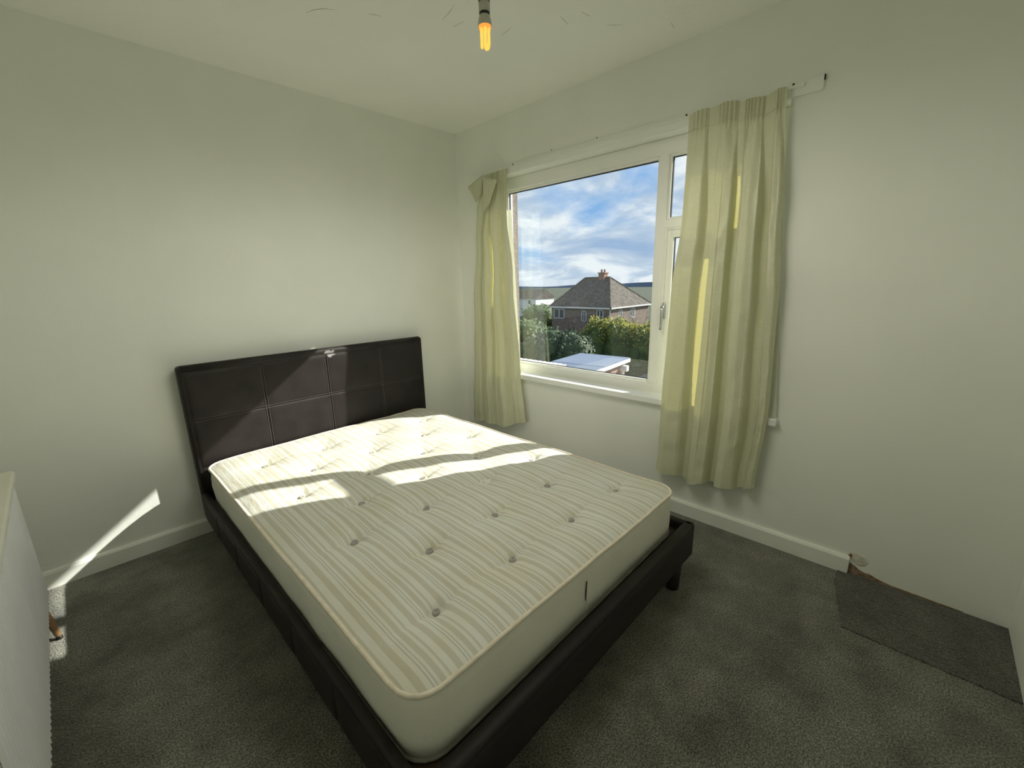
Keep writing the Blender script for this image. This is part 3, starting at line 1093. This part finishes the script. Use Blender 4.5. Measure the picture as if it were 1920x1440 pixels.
lpart('ceiling_rose', [(.038, H - .0), (.038, H - .012), (.030, H - .020), (.012, H - .024)], M['grey_plastic'])
lpart('cord', mat=M['cord'], pts=[(0, 0, 2.380), (0.001, 0, 2.28), (0, 0, 2.180)], rad=.0035)
lpart('holder_cap', [(.007, 2.188), (.012, 2.180), (.0165, 2.170), (.0175, 2.148), (.0175, 2.144)], M['black_plastic'])
lpart('holder_skirt', [(.0170, 2.144), (.0172, 2.120), (.0165, 2.118)], M['grey_plastic'])
lpart('holder_ring', [(.0158, 2.118), (.0162, 2.116), (.0160, 2.111), (.0155, 2.110)], M['black_plastic'])
lpart('bulb_base', [(.0155, 2.111), (.0172, 2.106), (.0195, 2.098), (.0215, 2.086), (.0212, 2.083), (.012, 2.082)], M['grey_plastic'])
M['cfl'] = emit_mat('glowing_phosphor', (1.0, 0.60, 0.10), 0.95)
M['cfl_warm'] = emit_mat('glowing_collar', (1.0, 0.40, 0.07), 0.8)
lpart('bulb_collar', [(.0195, 2.083), (.0188, 2.076), (.012, 2.074)], M['cfl_warm'])
for k in range(3):
    a = math.radians(20 + 120 * k); c, s = math.cos(a), math.sin(a)
    rr = .0108
    t1 = (rr * c - .0064 * s, rr * s + .0064 * c); t2 = (rr * c + .0064 * s, rr * s - .0064 * c)
    pts = [(t1[0], t1[1], 2.078), (t1[0], t1[1], 2.035)]
    for q in range(1, 6):
        th = math.pi * q / 6
        m_ = (1 - math.cos(th)) / 2
        pts.append((lerp(t1[0], t2[0], m_), lerp(t1[1], t2[1], m_), 2.035 - .0085 * math.sin(th)))
    pts += [(t2[0], t2[1], 2.035), (t2[0], t2[1], 2.078)]
    lpart('bulb_tube', mat=M['cfl'], pts=pts, rad=.0044)

ld = bpy.data.lights.new('bulb_fill', 'SPOT')  # unseen wide soft fill spot added at the bulb to brighten the room
ld.energy = 20.0
ld.color = (1.0, 0.95, 0.84)
ld.spot_size = math.radians(179)
ld.spot_blend = 0.3
ld.shadow_soft_size = 0.34
lo_ = bpy.data.objects.new('bulb_fill', ld)
col.objects.link(lo_)
lo_.parent = lamp
lo_.location = (0, 0, 2.018 - H)

# ------------------------------------------------------------------ fluted sideboard at the left edge
cab = tag(empty('sideboard', (-2.512, -0.350, 0), math.radians(1.2)), 'white fluted sideboard on tapered wooden legs by the wall', 'sideboard')
CL, CD = 1.25, 0.40           # length (towards -y), depth (towards -x)
CZ0, CZ1 = 0.150, 0.648


def cpart(o):
    o.parent = cab
    return o


cpart(part_box('carcass', (-CD, 0, CZ0), (-.006, -CL, CZ1), M['cab_white'], None, 0.003))
# fluted front: half-round reeds
bm = bmesh.new()
nfl = 46
poly = []
for i in range(nfl):
    for k in range(8):
        t = k / 8
        yy = -(i + t) / nfl * CL
        poly.append((-.006 + -.0005 + .0115 * math.sin(math.pi * t), yy))
poly.append((-.0055, -CL))
lo = [bm.verts.new((x, y, CZ0)) for x, y in poly]; hi = [bm.verts.new((x, y, CZ1)) for x, y in poly]
for i in range(len(poly) - 1): bm.faces.new((lo[i], lo[i + 1], hi[i + 1], hi[i]))
lb = [bm.verts.new((-.007, y, CZ0)) for x, y in poly]
for i in range(len(poly) - 1): bm.faces.new((lb[i], lb[i + 1], lo[i + 1], lo[i]))
cpart(bmobj('fluted_panel', bm, M['cab_white']))
cpart(part_box('bottom_edge', (-.012, .002, CZ0 - .010), (.001, -CL, CZ0 - .0002), M['cab_top'], None, 0.002))
cpart(part_box('top', (-CD - .01, .014, CZ1), (.016, -CL - .014, CZ1 + .028), M['cab_top'], None, 0.010, 4))
for (x, y, sx, sy) in [(-.025, -.055, .03, -.055), (-CD + .04, -.055, -.03, .02), (-.025, -CL + .08, .02, -.03), (-CD + .04, -CL + .08, -.03, -.03)]:
    bm = bmesh.new()
    tube(bm, [(x, y, CZ0), (x + sx * .5, y + sy * .5, CZ0 * .55), (x + sx, y + sy, .012)], [.015, .0125, .0095], 14)
    leg = cpart(bmobj('leg', bm, M['oak'], None, True))
    bm = bmesh.new()
    tube(bm, [(x + sx, y + sy, .0125), (x + sx * 1.04, y + sy * 1.04, .0)], [.0096, .0092], 14)
    bmobj('rubber_tip', bm, M['black_plastic'], leg, True)

# ------------------------------------------------------------------ outside the window
M['grass'] = noisy('winter_lawn', (0.035, 0.05, 0.028), (0.075, 0.085, 0.05), 0.06, 0.95, 0.5, 8)
M['tarmac'] = noisy('pale_tarmac', (0.10, 0.105, 0.10), (0.15, 0.155, 0.145), 3, 0.9)
M['hill'] = noisy('haze_blue_hill', (0.045, 0.085, 0.15), (0.065, 0.11, 0.18), 0.004, 1.0)  # blue of the distance haze is put into the base colour
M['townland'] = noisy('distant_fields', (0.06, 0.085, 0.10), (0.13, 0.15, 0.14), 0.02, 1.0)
M['roof'] = noisy('mossy_roof_tiles', (0.065, 0.055, 0.046), (0.15, 0.128, 0.105), 2.2, 0.9, 0.6, 9, bdist=0.05)
M['pebbledash'] = noisy('brown_pebbledash', (0.17, 0.125, 0.10), (0.26, 0.20, 0.16), 3, 0.9)
M['brick'] = noisy('red_brick', (0.30, 0.17, 0.12), (0.42, 0.26, 0.19), 9, 0.9)
M['felt'] = noisy('grey_blue_felt', (0.13, 0.165, 0.225), (0.155, 0.19, 0.255), 2, 0.6)
M['felt2'] = noisy('grey_blue_felt_faded', (0.16, 0.20, 0.27), (0.185, 0.225, 0.30), 2, 0.6)
M['white_paint'] = simple('exterior_white', (0.75, 0.74, 0.70), 0.6)
M['dark_glass'] = simple('dark_window_glass', (0.06, 0.07, 0.09), 0.1)
M['corr'] = noisy('weathered_corrugated', (0.62, 0.60, 0.54), (0.74, 0.72, 0.66), 14, 0.6)
M['leaf_dark'] = noisy('laurel_leaf', (0.020, 0.042, 0.018), (0.07, 0.11, 0.04), 3.0, 0.6)
M['leaf_mid'] = noisy('hedge_leaf', (0.035, 0.070, 0.022), (0.10, 0.15, 0.04), 3.0, 0.7)
M['leaf_gold_sunlit'] = fabric_mat('golden_conifer_leaf_sunlit', (0.34, 0.34, 0.07), (0.50, 0.47, 0.08), 0.5)  # golden tips, with the hedge top's sunlit brightness put into the leaf colour
M['bark'] = noisy('pale_bark', (0.26, 0.21, 0.17), (0.42, 0.36, 0.30), 8, 0.9)

# sloping ground
def ground_z(x, y):
    d = max(0, x - 6)
    return -2.9 - 0.115 * min(d, 44) - 0.010 * max(0, d - 44)


def g_fn(a, b):
    x = WT + .02 + (a ** 3) * 900; y = lerp(-420, 700, b)
    return (x, y, ground_z(x, y))


tag(grid_mesh('ground', 60, 20, g_fn, M['grass']), kind='structure')
tag(part_box('garden_path', (3.0, -9.0, -3.0), (19.5, 6.1, -2.895), M['tarmac']), kind='structure')
bpy.data.objects['garden_path'].name = 'path'


def h_fn(base, amp, x0, y0, x1, y1, seed):
    def fn(a, b):
        x, y = lerp(x0, x1, a), lerp(y0, y1, a)
        top = base + amp * noise.noise((a * 5, seed, 0)) + amp * .35 * noise.noise((a * 17, seed, 2))
        return (x + (b - 1) * -220, y, lerp(-120, top, math.sin(b * math.pi / 2)))
    return fn


hills = grid_mesh('distant_hills', 120, 8, h_fn(-22, 12, 1500, 2400, 2700, -300, 1.0), M['hill'])
tag(hills, kind='structure')
fields = grid_mesh('valley_fields', 60, 6, h_fn(-34, 6, 700, 1100, 1100, -100, 3.0), M['townland'])
tag(fields, kind='structure')

# neighbouring house with a hipped roof
house = tag(empty('house', (54, 33.7, -8.6)), 'brown semi-detached house with mossy hipped roof beyond the hedge', 'house')
HI = Matrix.Translation(house.location).inverted()


def hpart(o, parent=None):
    o.parent = parent or house
    if not parent: o.matrix_parent_inverse = HI
    return o


EX0, EX1, EY0, EY1, EZ = 49.0, 61.0, 28.3, 39.0, -2.45
hpart(part_box('wall', (EX0 + .3, EY0 + .3, -8.9), (EX1 - .3, EY1 - .3, EZ), M['pebbledash']))
bm = bmesh.new()
c = [(EX0, EY0, EZ), (EX1, EY0, EZ), (EX1, EY1, EZ), (EX0, EY1, EZ)]
v = [bm.verts.new(q) for q in c]
r0 = bm.verts.new((55, 32.2, 1.65)); r1 = bm.verts.new((55, 36.6, 1.65))
bm.faces.new((v[0], v[1], r0)); bm.faces.new((v[1], v[2], r1, r0)); bm.faces.new((v[2], v[3], r1)); bm.faces.new((v[3], v[0], r0, r1))
bm.faces.new(list(reversed(v)))
roof = hpart(bmobj('roof', bm, M['roof']))
bm = bmesh.new()
for q0, q1 in [((EX0, EY0, EZ), (55, 32.2, 1.65)), ((EX0, EY1, EZ), (55, 36.6, 1.65)), ((55, 32.2, 1.65), (55, 36.6, 1.65)), ((EX1, EY0, EZ), (55, 32.2, 1.65))]:
    tube(bm, [q0, q1], .13, 8)
bmobj('ridge_tiles', bm, M['roof'], roof).matrix_parent_inverse = Matrix.Identity(4)
bm = bmesh.new()
box(bm, (54.5, 32.9, 0.9), (55.5, 33.9, 2.25)); box(bm, (54.4, 32.8, 2.25), (55.6, 34.0, 2.4))
lathe(bm, [(.16, 0), (.13, .45)], (55, 33.15, 2.4), 10); lathe(bm, [(.16, 0), (.13, .45)], (55, 33.65, 2.4), 10)
hpart(bmobj('chimney', bm, M['brick']))
bm = bmesh.new()
box(bm, (EX0 - .08, EY0 - .08, EZ - .16), (EX0 + .06, EY1, EZ + .02)); box(bm, (EX0 - .08, EY0 - .08, EZ - .16), (EX1, EY0 + .06, EZ + .02))
hpart(bmobj('gutter', bm, M['white_paint']))
bm = bmesh.new(); tube(bm, [(EX0 + .2, EY0 + .2, EZ - .1), (EX0 + .2, EY0 + .2, -8.5)], .06, 8)
hpart(bmobj('downpipe', bm, M['white_paint']))


def hwin(face, u0, u1, z0, z1):
    bm = bmesh.new()
    f = (EX0 + .3) if face == 'x' else (EY0 + .3)

    def B(m, ua, ub, za, zb, d0, d1):
        if face == 'x': box(m, (f - d1, ua, za), (f - d0, ub, zb))
        else: box(m, (ua, f - d1, za), (ub, f - d0, zb))
    t = .10
    B(bm, u0, u1, z0, z0 + t, 0, .06); B(bm, u0, u1, z1 - t, z1, 0, .06)
    for uu in (u0, (u0 + u1) / 2 - t / 2, u1 - t): B(bm, uu, uu + t, z0, z1, 0, .06)
    w = hpart(bmobj('window', bm, M['white_paint']))
    bm = bmesh.new(); B(bm, u0 + t, u1 - t, z0 + t, z1 - t, .0, .02)
    bmobj('window_pane', bm, M['dark_glass'], w)


hwin('x', 29.6, 30.7, -4.25, -2.75)
hwin('x', 32.4, 33.2, -4.5, -2.9)
hwin('x', 36.3, 38.3, -4.2, -2.75)
hwin('y', 51.6, 52.6, -4.2, -2.8)
hwin('y', 55.0, 56.2, -4.2, -2.8)


# planted hedges: lumpy core with loose leaf sprays
def foliage(name, blobs, leafmat, coremat, label, cat, n_leaf, size, seed, stems=None, topmat=None):
    rnd = random.Random(seed)
    cx = sum(b[0] for b in blobs) / len(blobs); cy = sum(b[1] for b in blobs) / len(blobs)
    root = tag(empty(name, (cx, cy, ground_z(cx, cy))), label, cat)
    inv = Matrix.Translation(root.location).inverted()
    core = bmesh.new()
    for (x, y, z, rx, ry, rz) in blobs:
        t = bmesh.new()
        bmesh.ops.create_icosphere(t, subdivisions=3, radius=1)
        for v in t.verts:
            k = 1 + .22 * noise.noise(v.co * 2.3 + Vector((x, y, seed))) + .12 * noise.noise(v.co * 6 + Vector((x, y, seed)))
            v.co = Vector((x + v.co.x * rx * k, y + v.co.y * ry * k, z + v.co.z * rz * k))
        merge(core, t)
    o = bmobj('core', core, coremat, None, True)
    o.parent = root; o.matrix_parent_inverse = inv

    def leaves(nm, mat, n, zmin):
        vs, fs = [], []
        while len(fs) < n:
            x, y, z, rx, ry, rz = rnd.choice(blobs)
            d = Vector((rnd.gauss(0, 1), rnd.gauss(0, 1), rnd.gauss(0, 1))).normalized()
            if d.z < zmin: continue
            k = 1.0 + .22 * noise.noise(d * 2.3 + Vector((x, y, seed))) + rnd.uniform(-.06, .14)
            p = Vector((x + d.x * rx * k, y + d.y * ry * k, z + d.z * rz * k))
            a = Vector((rnd.gauss(0, 1), rnd.gauss(0, 1), rnd.gauss(0, 1) + (1.2 if zmin > 0 else 0))).normalized() * size * rnd.uniform(.6, 1.5)
            b = a.orthogonal().normalized() * a.length * .45
            i = len(vs)
            vs += [p - b * .6, p + a * .5 - b, p + a * 1.3, p + a * .5 + b]
            fs.append((i, i + 1, i + 2, i + 3))
        me = bpy.data.meshes.new(nm); me.from_pydata(vs, [], fs); me.update()
        o = link(nm, me, mat); o['kind'] = 'stuff'
        o.parent = root; o.matrix_parent_inverse = inv
    leaves('leaves', leafmat, n_leaf, -1)
    if topmat: leaves('golden_sunlit_tips', topmat, n_leaf, .30)
    return root


foliage('laurel_bush', [(13.5, 8.65, -2.15, .95, .95, 1.15), (13.3, 9.75, -2.15, .95, 1.0, 1.15), (13.1, 10.6, -2.3, .9, .85, 1.05)], M['leaf_dark'], M['leaf_dark'],
        'dark glossy laurel bush left of the golden hedge', 'bush', 5000, .10, 4)
foliage('conifer_hedge', [(16.4, 9.2, -2.2, 1.0, 1.0, 1.5), (16.7, 8.2, -2.25, 1.0, 1.0, 1.5), (17.1, 7.1, -2.3, 1.0, 1.0, 1.42), (17.4, 6.0, -2.3, 1.0, 1.0, 1.45), (17.7, 4.9, -2.3, 1.0, 1.0, 1.45), (18.0, 3.8, -2.3, 1.0, 1.0, 1.45)],
        M['leaf_mid'], M['leaf_mid'], 'clipped green hedge with golden yellow top behind the shed', 'hedge', 7000, .09, 9, topmat=M['leaf_gold_sunlit'])
foliage('garden_shrub', [(12.7, 14.1, -2.6, 1.3, 1.3, 1.0), (12.2, 16.0, -2.6, 1.3, 1.4, 1.1)], M['leaf_mid'], M['leaf_mid'],
        'rounded green shrub at the left of the garden', 'shrub', 4000, .10, 21)

for (nm, lab, x, y, r, h, sd) in [
        ('far_tree', 'round dark tree left of the house roof', 62, 52.0, 3.4, 4.2, 41),
        ('far_tree', 'taller dark tree at the left window edge', 58, 63.5, 3.2, 5.0, 42),
        ('far_tree', 'low bushy tree between house and hedge', 40, 35.5, 2.4, 2.6, 43),
        ('far_tree', 'dark tree right behind the house gable', 78, 31.0, 3.2, 4.6, 44)]:
    g = ground_z(x, y)
    foliage(nm, [(x, y, g + h * .62, r, r, h * .55), (x + r * .5, y - r * .5, g + h * .45, r * .7, r * .7, h * .4)], M['leaf_mid'], M['leaf_mid'], lab, 'tree', 1500, .35, sd)


def far_house(label, x, y, w, d, hgt, rise, wallm):
    g = ground_z(x, y)
    root = tag(empty('far_house', (x, y, g)), label, 'house')
    bm = bmesh.new(); box(bm, (-d / 2, -w / 2, -1), (d / 2, w / 2, hgt)); bmobj('wall', bm, wallm, root)
    bm = bmesh.new()
    prism(bm, [(-d / 2 - .3, hgt - .1), (d / 2 + .3, hgt - .1), (0, hgt + rise)], 1, -w / 2 - .3, w / 2 + .3)
    bmobj('roof', bm, M['roof'], root)
    for k in (-1, 1):
        wn = part_box('window', (-d / 2 - .06, k * w * .25 - .6, hgt - 1.7), (-d / 2 + .01, k * w * .25 + .6, hgt - .5), M['white_paint'], root)
        part_box('window_pane', (-d / 2 - .08, k * w * .25 - .48, hgt - 1.58), (-d / 2 - .05, k * w * .25 + .48, hgt - .62), M['dark_glass'], wn)


far_house('pale rendered house far off left of the hedge', 92, 80, 9, 8, 5.2, 2.4, M['white_paint'])
far_house('brown house far off beside the pale one', 98, 96, 10, 8, 5.0, 2.6, M['pebbledash'])

# bare birch in front of the house
tree = tag(empty('bare_tree', (24.0, 11.0, ground_z(24, 11))), 'thin leafless birch in front of the house', 'tree')
bm = bmesh.new()
rnd = random.Random(31)


def branch(p, d, length, rad, depth):
    q = p + d * length
    mid = (p + q) / 2 + Vector((rnd.uniform(-.1, .1), rnd.uniform(-.1, .1), 0)) * length * .4
    tube(bm, [p, mid, q], [rad, rad * .8, rad * .6], 5)
    if depth == 0: return
    for k in range(3):
        nd = (d + Vector((rnd.uniform(-.8, .8), rnd.uniform(-.8, .8), rnd.uniform(-.1, .6)))).normalized()
        branch(lerp(mid, q, k / 3), nd, length * rnd.uniform(.5, .75), rad * .5, depth - 1)


branch(Vector((0, 0, -.2)), Vector((.05, -.05, 1)).normalized(), 2.6, .07, 4)
bmobj('trunk', bm, M['bark'], tree)

# brick shed with a flat felt roof
shed = tag(empty('shed', (5.8, 3.05, -2.9), math.radians(5.5)), 'brick garden shed with flat grey blue felt roof', 'shed')
bm = bmesh.new(); box(bm, (-1.45, -.62, 0), (1.40, .62, 2.22))
bmobj('wall', bm, M['brick'], shed)
bm = bmesh.new(); box(bm, (-1.55, -.70, 2.22), (1.50, .70, 2.30), .01)
rf = bmobj('roof', bm, M['felt'], shed)
part_box('felt_strip', (0.1, -.705, 2.30), (1.50, .70, 2.306), M['felt2'], rf)
part_box('felt_strip', (-1.55, -.70, 2.30), (-.55, .70, 2.304), M['felt2'], rf)
part_box('fascia', (-1.56, -.715, 2.20), (1.51, -.70, 2.285), M['white_paint'], shed)
bm = bmesh.new(); box(bm, (1.10, -.80, 2.02), (1.24, -.62, 2.16), .01); tube(bm, [(1.17, -.66, 2.1), (1.17, -.66, .2)], .03, 8)
bmobj('rainwater_hopper', bm, M['white_paint'], shed)

# lean-to below the window with corrugated sheeting
lean = tag(empty('lean_to_roof', (.9, 1.0, .5)), 'white corrugated lean-to roof just below the window', 'roof')
LI = Matrix.Translation(lean.location).inverted()


def corr_fn(a, b):
    y = lerp(0.10, 1.75, a); x = lerp(.275, 1.53, b)
    return (x, y, lerp(.60, .385, b) + .018 * math.sin(2 * math.pi * (y / .076)))


o = grid_mesh('corrugated_sheet', 260, 4, corr_fn, M['corr'])
o.parent = lean; o.matrix_parent_inverse = LI
sm = o.modifiers.new('thickness', 'SOLIDIFY'); sm.thickness = .006
for x in (.4, 1.42):
    z = lerp(.60, .385, (x - .275) / 1.255) - .05
    o = part_box('bearer', (x - .03, .12, z - .04), (x + .03, 1.74, z), M['bark'])
    o.parent = lean; o.matrix_parent_inverse = LI
for y in (.16, 1.70):
    o = part_box('post', (1.38, y - .035, -2.9), (1.45, y + .035, .33), M['bark'])
    o.parent = lean; o.matrix_parent_inverse = LI
